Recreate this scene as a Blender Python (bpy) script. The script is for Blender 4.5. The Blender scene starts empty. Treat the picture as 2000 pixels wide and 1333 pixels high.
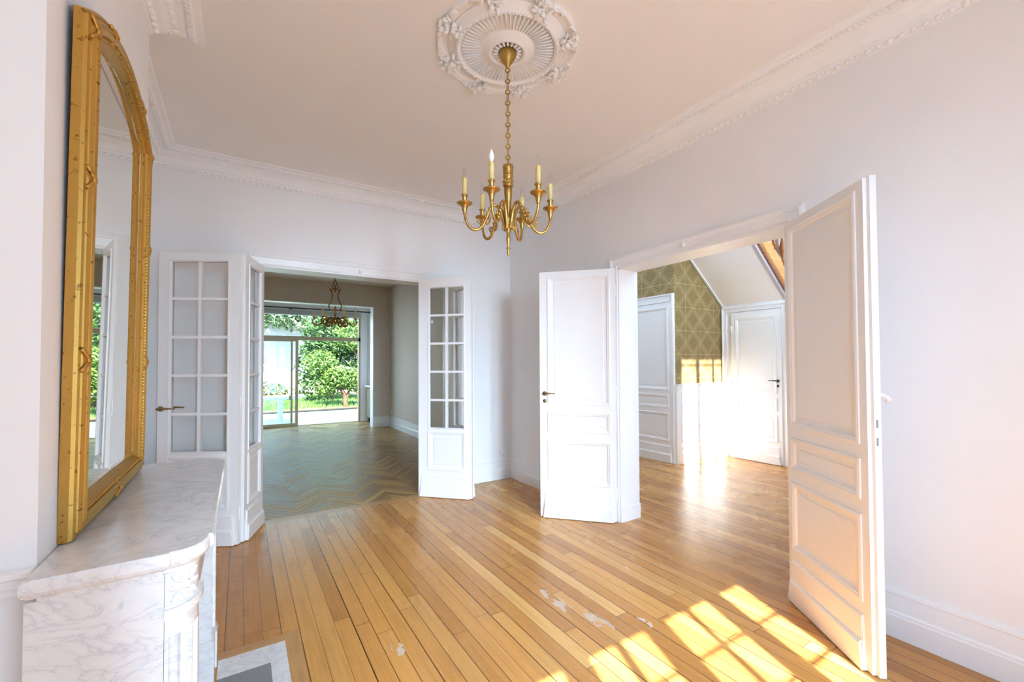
import bpy, bmesh, math, random
from mathutils import Vector, Matrix, Euler
random.seed(7)
S = bpy.context.scene
COL = S.collection
PI = math.pi
def R(d): return math.radians(d)

# ------------------------------------------------------------------ camera
yaw, pitch, roll = 0.562610, 0.020399, -0.004607
F = Vector((math.sin(yaw)*math.cos(pitch), math.cos(yaw)*math.cos(pitch), math.sin(pitch)))
r0 = Vector((math.cos(yaw), -math.sin(yaw), 0)); u0 = r0.cross(F)
RR = math.cos(roll)*r0 + math.sin(roll)*u0
UU = -math.sin(roll)*r0 + math.cos(roll)*u0
cd = bpy.data.cameras.new('camera'); cam = bpy.data.objects.new('camera', cd); COL.objects.link(cam)
cd.sensor_width = 36; cd.lens = 839.889*36/2000; cd.shift_y = 27.9086/2000
cd.clip_start = 0.02; cd.clip_end = 200
cam.matrix_world = Matrix(((RR.x, UU.x, -F.x, -2.843732), (RR.y, UU.y, -F.y, -4.540363), (RR.z, UU.z, -F.z, 1.40), (0, 0, 0, 1)))
S.camera = cam

# ------------------------------------------------------------------ sky, sun, window light, exposure
S.view_settings.view_transform = 'Standard'; S.view_settings.look = 'None'
S.view_settings.exposure = 1.18; S.view_settings.gamma = 1.0; S.view_settings.use_curve_mapping = False
W = bpy.data.worlds.new('sky'); S.world = W; W.use_nodes = True
bg = W.node_tree.nodes['Background']; bg.inputs[0].default_value = (0.40, 0.68, 1.0, 1); bg.inputs[1].default_value = 3.3
SUN = Vector((0.375, 1.0, -1.0)).normalized()
sd = bpy.data.lights.new('sun', 'SUN'); sd.energy = 15.5; sd.angle = R(0.6); sd.color = (0.97, 0.975, 1.0)
so = bpy.data.objects.new('sun', sd); COL.objects.link(so); so.rotation_euler = SUN.to_track_quat('-Z', 'Y').to_euler(); so.location = (-6, -14, 14)
def area(name, loc, direction, sx, sy, energy, color):
    d = bpy.data.lights.new(name, 'AREA'); d.shape = 'RECTANGLE'; d.size = sx; d.size_y = sy; d.energy = energy; d.color = color
    o = bpy.data.objects.new(name, d); COL.objects.link(o); o.location = loc
    o.rotation_euler = Vector(direction).to_track_quat('-Z', 'Z').to_euler(); return o
area('window_daylight', (-2.6, -11.2, 3.6), (.25, 8.0, -1.9), 2.1, 4.4, 2100, (0.58, 0.78, 1.0))
area('window_skylight', (-5.0, -8.6, 2.9), (3.9, 3.6, -1.3), 2.4, 3.0, 170, (0.30, 0.62, 1.0))
area('hall_window_daylight', (1.75, -4.6, 4.4), (0, 1, -0.5), 1.6, 2.4, 170, (0.60, 0.80, 1.0))
S.cycles.use_denoising = True
S.cycles.max_bounces = 10; S.cycles.diffuse_bounces = 7; S.cycles.glossy_bounces = 5; S.cycles.transparent_max_bounces = 24
S.cycles.sample_clamp_indirect = 8.0; S.cycles.caustics_reflective = False; S.cycles.caustics_refractive = False

# ------------------------------------------------------------------ node helpers
class V:
    """a float socket with arithmetic"""
    def __init__(s, t, k): s.t, s.k = t, k
    def op(s, o, *a):
        n = s.t.nodes.new('ShaderNodeMath'); n.operation = o
        for i, v in enumerate((s,)+a):
            if isinstance(v, V): s.t.links.new(v.k, n.inputs[i])
            else: n.inputs[i].default_value = v
        return V(s.t, n.outputs[0])
    def __add__(s, o): return s.op('ADD', o)
    def __sub__(s, o): return s.op('SUBTRACT', o)
    def __mul__(s, o): return s.op('MULTIPLY', o)
    def __truediv__(s, o): return s.op('DIVIDE', o)
    def floor(s): return s.op('FLOOR')
    def fract(s): return s.op('FRACT')
    def abs(s): return s.op('ABSOLUTE')
    def lt(s, o): return s.op('LESS_THAN', o)
    def gt(s, o): return s.op('GREATER_THAN', o)
    def max(s, o): return s.op('MAXIMUM', o)
    def min(s, o): return s.op('MINIMUM', o)
class Mat:
    def __init__(s, name, color=(.8, .8, .8), rough=.5, metal=0.0, spec=None, coat=0):
        s.m = bpy.data.materials.new(name); s.m.use_nodes = True; s.t = s.m.node_tree
        s.b = s.t.nodes['Principled BSDF']; s.b.inputs['Base Color'].default_value = (*color, 1)
        s.b.inputs['Roughness'].default_value = rough; s.b.inputs['Metallic'].default_value = metal
        if spec is not None: s.b.inputs['Specular IOR Level'].default_value = spec
        if coat: s.b.inputs['Coat Weight'].default_value = coat; s.b.inputs['Coat Roughness'].default_value = .12
        s.m.diffuse_color = (*color, 1)
    def link(s, a, b): s.t.links.new(a.k if isinstance(a, V) else a, s.b.inputs[b] if isinstance(b, str) else b)
    def pos(s):
        g = s.t.nodes.new('ShaderNodeNewGeometry'); x = s.t.nodes.new('ShaderNodeSeparateXYZ'); s.t.links.new(g.outputs['Position'], x.inputs[0])
        return V(s.t, x.outputs[0]), V(s.t, x.outputs[1]), V(s.t, x.outputs[2])
    def objpos(s):
        g = s.t.nodes.new('ShaderNodeTexCoord'); x = s.t.nodes.new('ShaderNodeSeparateXYZ'); s.t.links.new(g.outputs['Object'], x.inputs[0])
        return V(s.t, x.outputs[0]), V(s.t, x.outputs[1]), V(s.t, x.outputs[2])
    def vec(s, x, y, z=0.0):
        n = s.t.nodes.new('ShaderNodeCombineXYZ')
        for i, v in enumerate((x, y, z)):
            if isinstance(v, V): s.t.links.new(v.k, n.inputs[i])
            else: n.inputs[i].default_value = v
        return n.outputs[0]
    def noise(s, vec, scale, detail=3, rough=.5, dist=0):
        n = s.t.nodes.new('ShaderNodeTexNoise'); n.inputs['Scale'].default_value = scale; n.inputs['Detail'].default_value = detail
        n.inputs['Roughness'].default_value = rough; n.inputs['Distortion'].default_value = dist
        if vec is not None: s.t.links.new(vec, n.inputs['Vector'])
        return V(s.t, n.outputs['Fac'])
    def white(s, x, y=0.0, z=0.0):
        n = s.t.nodes.new('ShaderNodeTexWhiteNoise'); n.noise_dimensions = '3D'; s.t.links.new(s.vec(x, y, z), n.inputs['Vector']); return V(s.t, n.outputs['Value'])
    def ramp(s, fac, stops):
        n = s.t.nodes.new('ShaderNodeValToRGB'); e = n.color_ramp.elements
        while len(e) < len(stops): e.new(.5)
        for q, (p, c) in zip(e, stops): q.position = p; q.color = (*c, 1)
        s.t.links.new(fac.k, n.inputs[0]); return n.outputs[0]
    def mix(s, fac, a, b, blend='MIX'):
        n = s.t.nodes.new('ShaderNodeMix'); n.data_type = 'RGBA'; n.blend_type = blend
        for i, v in ((0, fac), (6, a), (7, b)):
            if isinstance(v, V): s.t.links.new(v.k, n.inputs[i])
            elif isinstance(v, (int, float)): n.inputs[i].default_value = v
            elif isinstance(v, tuple): n.inputs[i].default_value = (*v, 1)
            else: s.t.links.new(v, n.inputs[i])
        return n.outputs[2]
    def bump(s, h, strength=.2, dist=.01):
        n = s.t.nodes.new('ShaderNodeBump'); n.inputs['Strength'].default_value = strength; n.inputs['Distance'].default_value = dist
        s.t.links.new(h.k, n.inputs['Height']); s.t.links.new(n.outputs[0], s.b.inputs['Normal'])

def paint(name, c, rough=.5, var=.02):
    M = Mat(name, c, rough); x, y, z = M.pos(); n = M.noise(M.vec(x, y, z), 3.0, 3)
    d = tuple(max(0, q-var) for q in c); M.link(M.ramp(n, [(.3, d), (.7, c)]), 'Base Color')
    M.bump(M.noise(M.vec(x, y, z), 180, 2), .04, .002); return M.m
WALL = paint('wall_paint', (.88, .872, .868), .6)
WHITE = paint('gloss_white_paint', (.89, .89, .89), .32, .015)
PLASTER = paint('plaster_white', (.92, .918, .915), .65, .015)
CEIL = paint('ceiling_paint', (.89, .87, .845), .7, .015)
PARLOUR = paint('parlour_wall_paint', (.72, .63, .55), .6)
PARLOURC = paint('parlour_ceiling_paint', (.78, .69, .61), .7)

def oak_floor():
    M = Mat('oak_boards', (.5, .3, .12), .3, coat=.0); x, y, z = M.pos()
    u = x/.083; i = u.floor(); fx = u.fract(); r1 = M.white(i, 3.0)
    v = (y + r1*9.0)/1.55; j = v.floor(); fy = v.fract(); r2 = M.white(i, j, 5.0)
    base = M.ramp(r2, [(0, (.46, .195, .045)), (.4, (.60, .275, .068)), (.85, (.65, .325, .09)), (1, (.74, .42, .14))])
    g = M.noise(M.vec(x*60.0 + r2*20.0, y*2.0, r2*9.0), 1.0, 2, .5)
    base = M.mix(.55, base, M.ramp(g, [(.25, (.74, .68, .62)), (.55, (1, 1, 1)), (.8, (1.1, 1.06, 1))]), 'MULTIPLY')
    w = r1*.045 + .028
    gap = fx.lt(w).max(fy.lt(.0018))
    base = M.mix(gap*(r1*.25+.75), base, (.045, .018, .006))
    # worn patches where the varnish has flaked
    n = M.noise(M.vec(x*14.0, y*6.0, 0.0), 1.0, 4, .6)
    def spot(cx, cy, ax, ay):
        return (((x-cx)/ax)*((x-cx)/ax) + ((y-cy)/ay)*((y-cy)/ay)).lt(1.0)
    wear = spot(-1.26, -2.52, .04, .17).max(spot(-1.19, -2.80, .04, .14)).max(spot(-.99, -2.93, .03, .05)).max(spot(-2.18, -2.42, .03, .06))
    base = M.mix(wear*n.gt(.52)*.75, base, (.62, .50, .42))
    M.link(base, 'Base Color'); M.link(M.noise(M.vec(x*4.0, y*2.0, 0.0), 2.0, 1)*.08 + .23, 'Roughness')
    M.bump((gap*-1.0) + r2*.25, .2, .004); return M.m
OAK = oak_floor()
def chevron_floor():
    M = Mat('chevron_parquet', (.3, .2, .1), .35, spec=.32); x, y, z = M.pos()
    t = (x + 2.375)/.59 + .5; b = t.floor(); ft = t.fract() - .5; side = ft.gt(0.0)
    v = (y - ft.abs()*.59*1.15)/.11; i = v.floor(); fv = v.fract(); r = M.white(i, b, side)
    base = M.ramp(r, [(0, (.30, .155, .042)), (.5, (.49, .28, .085)), (1, (.66, .41, .14))])
    al = M.noise(M.vec(v*4.0, x*3.0, r*10.0), 1.5, 2)
    base = M.mix(.5, base, M.ramp(al, [(.3, (.6, .56, .5)), (.65, (1, 1, 1))]), 'MULTIPLY')
    gap = fv.lt(.13)
    base = M.mix(gap*.75, base, (.08, .045, .02))
    M.link(base, 'Base Color'); M.link(r*.16 + .30, 'Roughness'); M.bump((gap*-1.0)+r*.5, .25, .003); return M.m
CHEV = chevron_floor()
def wood(name, c0, c1, rough=.35, axis=1):
    M = Mat(name, c0, rough); x, y, z = M.objpos(); q = [x*40.0, y*40.0, z*40.0]; q[axis] = (x, y, z)[axis]*2.5
    M.link(M.ramp(M.noise(M.vec(*q), 1.0, 4, .6, .5), [(.3, c0), (.7, c1)]), 'Base Color'); return M.m
OAKTRIM = wood('oak_border', (.45, .23, .075), (.58, .32, .12), .3, 0)
OAKTRIMY = wood('oak_border_lengthwise', (.45, .23, .075), (.58, .32, .12), .3, 1)
MAHOG = wood('varnished_mahogany', (.20, .055, .014), (.36, .12, .035), .25, 0)
STAIR = wood('varnished_stair_oak', (.55, .24, .06), (.70, .36, .12), .28, 0)
SLIDE = paint('bronze_aluminium_frame', (.46, .36, .20), .4)
def marble():
    M = Mat('white_marble', (.85, .84, .83), .12); x, y, z = M.pos()
    w = M.noise(M.vec(x*5.0 + z*3.0, y*5.0 + z*5.0, z*8.0), 1.0, 6, .62, 1.4)
    vein = (w - .5).abs()
    n2 = M.noise(M.vec(x*22.0, y*30.0, z*40.0), 1.0, 4, .6)
    c = M.ramp(vein, [(0, (.62, .62, .635)), (.015, (.74, .735, .73)), (.07, (.79, .78, .77))])
    c = M.mix(.35, c, M.ramp(n2, [(.3, (.84, .83, .82)), (.6, (1, 1, 1))]), 'MULTIPLY')
    M.link(c, 'Base Color'); return M.m
MARBLE = marble()
SLATE = paint('grey_slate', (.27, .27, .275), .35, .04)
BRICK = paint('sooty_brick', (.16, .09, .06), .9, .06)
def gold(name, c, dark, rough, wear):
    M = Mat(name, c, rough, .85); x, y, z = M.pos(); n = M.noise(M.vec(x, y, z), 55, 5, .65); b = M.noise(M.vec(x, y, z), 6, 3)
    col = M.ramp(n, [(wear-.06, dark), (wear, c)]); col = M.mix(b*.45, col, tuple(q*.72 for q in c))
    M.link(col, 'Base Color'); M.link(n*.25 + (rough-.1), 'Roughness'); M.bump(n, .12, .003); return M.m
GOLD = gold('gilded_frame', (.60, .34, .075), (.17, .065, .015), .38, .40)
BRASS = gold('aged_brass', (.52, .31, .085), (.16, .07, .02), .34, .40)
BRONZE = gold('dark_gilt_bronze', (.40, .19, .06), (.08, .025, .01), .4, .45)
HANDLE = gold('old_brass_handle', (.34, .23, .09), (.10, .06, .02), .4, .4)
CANDLE = paint('ivory_candle_sleeve', (.70, .55, .24), .5, .06)
BULBW = paint('white_bulb', (.92, .93, .95), .2, .0)
DARK = paint('dark_metal', (.03, .03, .032), .4, .01)
MIRROR = Mat('mirror_silver', (.80, .80, .74), .015, 1.0).m
def glass(name, tint, fac):
    m = bpy.data.materials.new(name); m.use_nodes = True; t = m.node_tree; t.nodes.clear()
    o = t.nodes.new('ShaderNodeOutputMaterial'); mx = t.nodes.new('ShaderNodeMixShader'); a = t.nodes.new('ShaderNodeBsdfTransparent'); g = t.nodes.new('ShaderNodeBsdfGlossy')
    lw = t.nodes.new('ShaderNodeLayerWeight'); lw.inputs[0].default_value = .5
    pw = t.nodes.new('ShaderNodeMath'); pw.operation = 'POWER'; pw.inputs[1].default_value = 4.0; t.links.new(lw.outputs['Facing'], pw.inputs[0])
    ma = t.nodes.new('ShaderNodeMath'); ma.operation = 'MULTIPLY_ADD'; ma.inputs[1].default_value = .45; ma.inputs[2].default_value = fac; t.links.new(pw.outputs[0], ma.inputs[0])
    a.inputs[0].default_value = (*tint, 1); g.inputs['Roughness'].default_value = .01
    t.links.new(ma.outputs[0], mx.inputs[0]); t.links.new(a.outputs[0], mx.inputs[1]); t.links.new(g.outputs[0], mx.inputs[2]); t.links.new(mx.outputs[0], o.inputs[0])
    m.diffuse_color = (*tint, .3); return m
PANE = glass('window_pane', (.97, .972, .968), .035)
SKYPANE = glass('sliding_door_pane', (.95, .98, .97), .04)
BULB = glass('clear_bulb', (.975, .975, .97), .05)
def wallpaper():
    M = Mat('geometric_gold_wallpaper', (.4, .3, .12), .55); x, y, z = M.pos()
    P = .335; h = x + y
    u = (h/P).fract() - .5; v = ((z-.02)/P).fract() - .5
    ln = u.abs().lt(.012).max(v.abs().lt(.012)).max((v.abs()-.5).abs().lt(.012)*0.0)
    d = u.abs() + v.abs()
    dia = (d-.5).abs().lt(.022).max((d-.38).abs().lt(.012)).max((d-.62).abs().lt(.012))
    h1 = (((u+v)*9.0).fract()).lt(.45); h2 = (((u-v)*9.0).fract()).lt(.45)
    q = (u*v).gt(0.0); hatch = h1*q + h2*(q*-1.0+1.0)
    n = M.noise(M.vec(x*60.0, y*60.0, z*60.0), 1.0, 2)
    base = M.mix(hatch*.75, (.21, .135, .040), (.42, .305, .125))
    base = M.mix(ln.max(dia)*.8, base, (.60, .47, .24))
    base = M.mix(n*.2, base, (.20, .15, .06)); M.link(base, 'Base Color'); return M.m
PAPER = wallpaper()
def leafmat(name, a, b):
    M = Mat(name, a, .5); x, y, z = M.pos(); r = M.white((x*9.0).floor(), (y*9.0).floor(), (z*9.0).floor())
    M.link(M.ramp(r, [(0, a), (1, b)]), 'Base Color')
    M.b.inputs['Transmission Weight'].default_value = 0; return M.m
LEAF1 = leafmat('shrub_leaves', (.045, .11, .012), (.17, .26, .045))
LEAF2 = leafmat('tree_leaves', (.12, .21, .09), (.32, .42, .22))
LEAF3 = leafmat('dark_shrub_leaves', (.02, .065, .012), (.09, .17, .04))
BARK = paint('bark', (.12, .08, .05), .9, .05)
GRASS = leafmat('lawn_grass', (.05, .13, .018), (.11, .22, .04))
SOIL = paint('soil', (.16, .11, .07), .95, .06)
def paving():
    M = Mat('pale_flagstones', (.6, .6, .58), .7); x, y, z = M.pos()
    n = M.t.nodes.new('ShaderNodeTexVoronoi'); n.feature = 'DISTANCE_TO_EDGE'; n.inputs['Scale'].default_value = 2.6; M.t.links.new(M.vec(x, y, 0.0), n.inputs['Vector'])
    M.link(M.ramp(V(M.t, n.outputs['Distance']), [(.0, (.30, .32, .28)), (.05, (.60, .61, .62))]), 'Base Color'); return M.m
PAVE = paving()
RENDERED = paint('rendered_garden_wall', (.88, .86, .83), .9, .06)
TABLEW = paint('white_garden_table', (.80, .82, .84), .5)

# ------------------------------------------------------------------ mesh helpers
class MB:
    def __init__(s): s.v, s.f, s.sm = [], [], []
    def add(s, vs, fs, smooth=False):
        o = len(s.v); s.v += [tuple(p) for p in vs]; s.f += [tuple(i+o for i in f) for f in fs]; s.sm += [smooth]*len(fs); return s
    def box(s, x0, x1, y0, y1, z0, z1):
        return s.add([(x0, y0, z0), (x1, y0, z0), (x1, y1, z0), (x0, y1, z0), (x0, y0, z1), (x1, y0, z1), (x1, y1, z1), (x0, y1, z1)],
                     [(0, 3, 2, 1), (4, 5, 6, 7), (0, 1, 5, 4), (1, 2, 6, 5), (2, 3, 7, 6), (3, 0, 4, 7)])
    def prism(s, poly, z0, z1, smooth=False):
        n = len(poly)
        return s.add([(x, y, z0) for x, y in poly]+[(x, y, z1) for x, y in poly],
                     [tuple(range(n-1, -1, -1)), tuple(range(n, 2*n))]+[(i, (i+1) % n, n+(i+1) % n, n+i) for i in range(n)], smooth)
    def lathe(s, prof, seg=20, c=(0, 0, 0), flute=None, axis='z'):
        vs, fs = [], []
        for r, z in prof:
            for k in range(seg):
                a = 2*PI*k/seg; rr = r*(1 - (flute if flute and k % 2 else 0))
                p = (rr*math.cos(a), rr*math.sin(a), z)
                if axis == 'y': p = (p[0], p[2], p[1])
                if axis == 'x': p = (p[2], p[0], p[1])
                vs.append((c[0]+p[0], c[1]+p[1], c[2]+p[2]))
        m = len(prof)
        for i in range(m-1):
            for k in range(seg):
                fs.append((i*seg+k, i*seg+(k+1) % seg, (i+1)*seg+(k+1) % seg, (i+1)*seg+k))
        if prof[0][0] > 1e-6: fs.append(tuple(range(seg-1, -1, -1)))
        if prof[-1][0] > 1e-6: fs.append(tuple(range((m-1)*seg, m*seg)))
        return s.add(vs, fs, True)
    def tube(s, pts, rad, seg=8, closed=False):
        P = [Vector(p) for p in pts]; n = len(P); rad = rad if isinstance(rad, (list, tuple)) else [rad]*n
        vs, fs = [], []; up = None
        for i in range(n):
            a = P[(i-1) % n] if (closed or i > 0) else P[i]; b = P[(i+1) % n] if (closed or i < n-1) else P[i]
            t = (b-a).normalized()
            if up is None:
                up = Vector((0, 0, 1)) if abs(t.z) < .9 else Vector((1, 0, 0))
            x = (up - t*up.dot(t)).normalized(); y = t.cross(x); up = x
            for k in range(seg):
                q = 2*PI*k/seg; vs.append(P[i] + (x*math.cos(q)+y*math.sin(q))*rad[i])
        for i in range(n if closed else n-1):
            for k in range(seg):
                j = (i+1) % n; fs.append((i*seg+k, i*seg+(k+1) % seg, j*seg+(k+1) % seg, j*seg+k))
        if not closed: fs += [tuple(range(seg-1, -1, -1)), tuple(range((n-1)*seg, n*seg))]
        return s.add(vs, fs, True)
    def ball(s, c, r, seg=8, rings=5, rot=None):
        r = (r, r, r) if isinstance(r, (int, float)) else r; vs = [(0, 0, -r[2])]; fs = []
        for i in range(1, rings):
            t = PI*i/rings
            for k in range(seg):
                a = 2*PI*k/seg; vs.append((r[0]*math.sin(t)*math.cos(a), r[1]*math.sin(t)*math.sin(a), -r[2]*math.cos(t)))
        vs.append((0, 0, r[2])); L = len(vs)-1
        for k in range(seg):
            fs.append((0, 1+(k+1) % seg, 1+k)); fs.append((L, L-seg+k, L-seg+(k+1) % seg))
        for i in range(rings-2):
            for k in range(seg):
                a = 1+i*seg; fs.append((a+k, a+(k+1) % seg, a+seg+(k+1) % seg, a+seg+k))
        if rot is not None: vs = [rot @ Vector(p) for p in vs]
        return s.add([(p[0]+c[0], p[1]+c[1], p[2]+c[2]) for p in vs], fs, True)
    def sweep(s, path, prof, tr, closed=True, smooth=False):
        """profile (inset, height) mitred along a 2-D path; inset is to the left of travel; tr(a, b, h) -> xyz"""
        n = len(path); m = len(prof); vs, fs = [], []
        P = [Vector(p) for p in path]
        for i in range(n):
            d0 = (P[i]-P[i-1]).normalized() if (closed or i > 0) else None
            d1 = (P[(i+1) % n]-P[i]).normalized() if (closed or i < n-1) else None
            if d0 is None: d0 = d1
            if d1 is None: d1 = d0
            n0 = Vector((-d0.y, d0.x)); n1 = Vector((-d1.y, d1.x)); b = n0+n1; b = b/max(.2, b.length_squared)*2 if b.length > .05 else n0
            for u, h in prof: q = P[i]+b*u; vs.append(tr(q.x, q.y, h))
        for i in range(n if closed else n-1):
            j = (i+1) % n
            for k in range(m-1): fs.append((i*m+k, j*m+k, j*m+k+1, i*m+k+1))
        if not closed: fs += [tuple(range(m)), tuple(range((n-1)*m+m-1, (n-1)*m-1, -1))]
        return s.add(vs, fs, smooth)
    def build(s, name, mat, parent=None, bevel=0.0, kind=None, normals=True):
        me = bpy.data.meshes.new(name); me.from_pydata(s.v, [], s.f); me.polygons.foreach_set('use_smooth', s.sm)
        if normals:
            bm = bmesh.new(); bm.from_mesh(me); bmesh.ops.recalc_face_normals(bm, faces=bm.faces); bm.to_mesh(me); bm.free()
        me.materials.append(mat); o = bpy.data.objects.new(name, me); COL.objects.link(o)
        if parent: o.parent = parent
        if bevel:
            b = o.modifiers.new('bevel', 'BEVEL'); b.width = bevel; b.segments = 2; b.limit_method = 'ANGLE'; b.angle_limit = R(50)
        if kind: o['kind'] = kind
        return o
def thing(name, label, cat, loc=(0, 0, 0), rz=0.0, group=None, kind=None):
    o = bpy.data.objects.new(name, None); COL.objects.link(o); o.location = loc; o.rotation_euler = (0, 0, rz); o.empty_display_size = .1
    return tag(o, label, cat, group, kind)
def tag(o, label, cat, group=None, kind=None):
    o['label'] = label; o['category'] = cat
    if group: o['group'] = group
    if kind: o['kind'] = kind
    return o
def copy_tree(o, parent=None):
    c = o.copy(); COL.objects.link(c)
    if parent: c.parent = parent
    for ch in list(o.children): copy_tree(ch, c)
    return c
ST = 'structure'

# ------------------------------------------------------------------ main dimensions
ZC = 3.18
OA0, OA1, HA = -2.70, -0.80, 2.32          # opening in wall towards the garden room
OB0, OB1, HB = -3.235, -1.81, 2.255        # opening in wall towards the hall
XL, YB = -3.51, -5.40                      # left wall, window wall
BX, BY0, BY1 = -3.235, -3.12, -1.84        # chimney breast
YG = 5.25                                  # garden room far wall
# ------------------------------------------------------------------ floors and ceilings
MB().box(XL-.3, 0, YB-.3, -.15, -.12, 0).box(0, 3.9, -3.9, 1.2, -.12, 0).build('floor', OAK, kind=ST)
MB().box(-4.2, .3, -.06, 6.62, -.12, 0).build('floor_garden_room', CHEV, kind=ST)
MB().box(OA0-1.2, .0, -.15, -.06, -.12, .001).build('threshold_board', OAKTRIM, kind=ST)
MB().box(XL-.3, .1, YB-.3, .1, ZC, ZC+.25).build('ceiling', CEIL, kind=ST)
MB().box(-4.2, .3, .1, 6.75, 3.16, 3.43).build('ceiling_garden_room', PARLOURC, kind=ST)
MB().box(.1, 3.9, -3.9, 1.2, 5.3, 5.5).build('ceiling_hall', CEIL, kind=ST)
# ------------------------------------------------------------------ walls
MB().box(-4.2, OA0, 0, .11, 0, ZC).box(OA1, 0, 0, .11, 0, ZC).box(OA0, OA1, 0, .11, HA, ZC).build('wall_front', WALL, kind=ST)
MB().box(-4.2, OA0, .11, .22, 0, 3.2).box(OA1, .23, .11, .22, 0, 3.2).box(OA0, OA1, .11, .22, HA, 3.2).build('wall_garden_room_front', PARLOUR, kind=ST)
MB().box(0, .23, OB1, .11, 0, 5.4).box(0, .23, YB-.3, OB0, 0, 5.4).box(0, .23, OB0, OB1, HB, 5.4).build('wall_right', WALL, kind=ST)
MB().box(XL-.3, XL, YB-.3, 0, 0, ZC).build('wall_left', WALL, kind=ST)
MB().box(XL, BX, BY0, BY1, 0, ZC).build('wall_chimney_breast', WALL, kind=ST)
wx0, wx1, wz = -2.72, -1.07, 2.50
MB().box(XL, wx0, YB-.05, YB, 0, ZC).box(wx1, 0, YB-.05, YB, 0, ZC).box(wx0, wx1, YB-.05, YB, wz, ZC).build('wall_back', WALL, kind=ST)
# garden room
gx0, gx1, gz = -3.25, -.33, 2.70
MB().box(-4.2, gx0, YG, YG+.25, 0, 3.2).box(gx1, .3, YG, YG+.25, 0, 3.2).box(gx0, gx1, YG, YG+.25, gz, 3.2).build('wall_garden_room_back', PARLOUR, kind=ST)
MB().box(.035, .3, .22, YG, 0, 3.2).build('wall_garden_room_right', PARLOUR, kind=ST)
MB().box(-4.2, -3.95, .22, YG, 0, 3.2).build('wall_garden_room_left', PARLOUR, kind=ST)
MB().box(-.05, .3, YG+.25, 6.75, 0, 3.2).box(-4.2, -3.45, YG+.25, 6.75, 0, 3.2).build('wall_bay_sides', WHITE, kind=ST)
MB().box(-3.45, -.05, 6.50, 6.75, 2.62, 3.2).box(-.34, -.05, 6.50, 6.75, 0, 2.62).box(-3.45, -3.30, 6.50, 6.75, 0, 2.62).build('wall_bay_front', WHITE, kind=ST)
# white lining of the bay opening
MB().box(gx1-.012, gx1, YG+.01, YG+.25, 0, gz).box(gx0, gx0+.012, YG+.01, YG+.25, 0, gz).box(gx0, gx1, YG+.01, YG+.25, gz-.012, gz).build('trim_bay_reveal', WHITE, kind=ST)
# hall
MB().box(2.28, 3.9, -.68, 1.2, 0, 5.3).build('wall_hall_left', PAPER, kind=ST)
MB().box(.23, 2.28, .9, 1.2, 0, 5.3).build('wall_hall_end', WALL, kind=ST)
MB().box(3.40, 3.9, -3.9, -.68, 0, 5.3).build('wall_hall_far', WALL, kind=ST)
hx0, hx1, hz0, hz1 = 1.22, 2.32, 2.80, 4.66
MB().box(.23, hx0, -3.9, -3.6, 0, 5.3).box(hx1, 3.40, -3.9, -3.6, 0, 5.3).box(hx0, hx1, -3.9, -3.6, 0, hz0).box(hx0, hx1, -3.9, -3.6, hz1, 5.3).build('wall_hall_right', WALL, kind=ST)

# ------------------------------------------------------------------ windows behind the camera and in the hall
def grid_window(name, xs, zs, y0, y1, X0, X1, Z0, Z1, glassy):
    """xs, zs: clear pane intervals; bars fill everything else"""
    f = MB(); e = X0
    for a, b in xs+[(X1, X1)]: f.box(e, a, y0, y1, Z0, Z1); e = b
    for a, b in xs:
        e = Z0
        for c, d in zs+[(Z1, Z1)]: f.box(a, b, y0+.004, y1-.004, e, c); e = d
    w = f.build(name, WHITE, kind=ST)
    g = MB(); g.box(X0, X1, glassy, glassy+.003, Z0, Z1); g.build('window_pane', PANE, w); return w
xs = [(-2.68, -2.52), (-2.355, -2.19), (-2.14, -1.975), (-1.81, -1.64), (-1.60, -1.445), (-1.30, -1.11)]
zs = [(2.46-.30*k-.275, 2.46-.30*k) for k in range(7, -1, -1)]
grid_window('window_1', xs, zs, YB-.05, YB-.03, wx0, wx1, 0, wz, YB-.041)
xs2 = [(1.30, 1.64), (1.72, 2.03), (2.08, 2.27)]
zs2 = [(4.62-.30*k-.275, 4.62-.30*k) for k in range(5, -1, -1)]
grid_window('window_2', xs2, zs2, -3.65, -3.63, hx0, hx1, hz0, hz1, -3.641)

# ------------------------------------------------------------------ cornices, skirting, casings
def ribs(m, p, q, step, size, up, out):
    p, q = Vector(p), Vector(q); L = (q-p).length; n = int(L/step); d = (q-p)/n
    for k in range(n):
        c = p+d*(k+.5); m.ball(c, size, 6, 4)
room = [(0, 0), (XL, 0), (XL, BY1), (BX, BY1), (BX, BY0), (XL, BY0), (XL, YB), (0, YB)]
corn = [(0, ZC-.135), (.012, ZC-.135), (.016, ZC-.120), (.030, ZC-.115), (.036, ZC-.098), (.052, ZC-.098), (.056, ZC-.086), (.075, ZC-.060), (.105, ZC-.042),
        (.135, ZC-.036), (.140, ZC-.024), (.170, ZC-.022), (.176, ZC-.012), (.205, ZC-.010), (.212, ZC)]
m = MB(); m.sweep(room, corn, lambda a, b, h: (a, b, h), True)
def offs(i, u):
    P = [Vector(p) for p in room]; n = len(P); d0 = (P[i]-P[i-1]).normalized(); d1 = (P[(i+1) % n]-P[i]).normalized()
    n0 = Vector((-d0.y, d0.x)); n1 = Vector((-d1.y, d1.x)); b = n0+n1; b = b/b.length_squared*2; return P[i]+b*u
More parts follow.
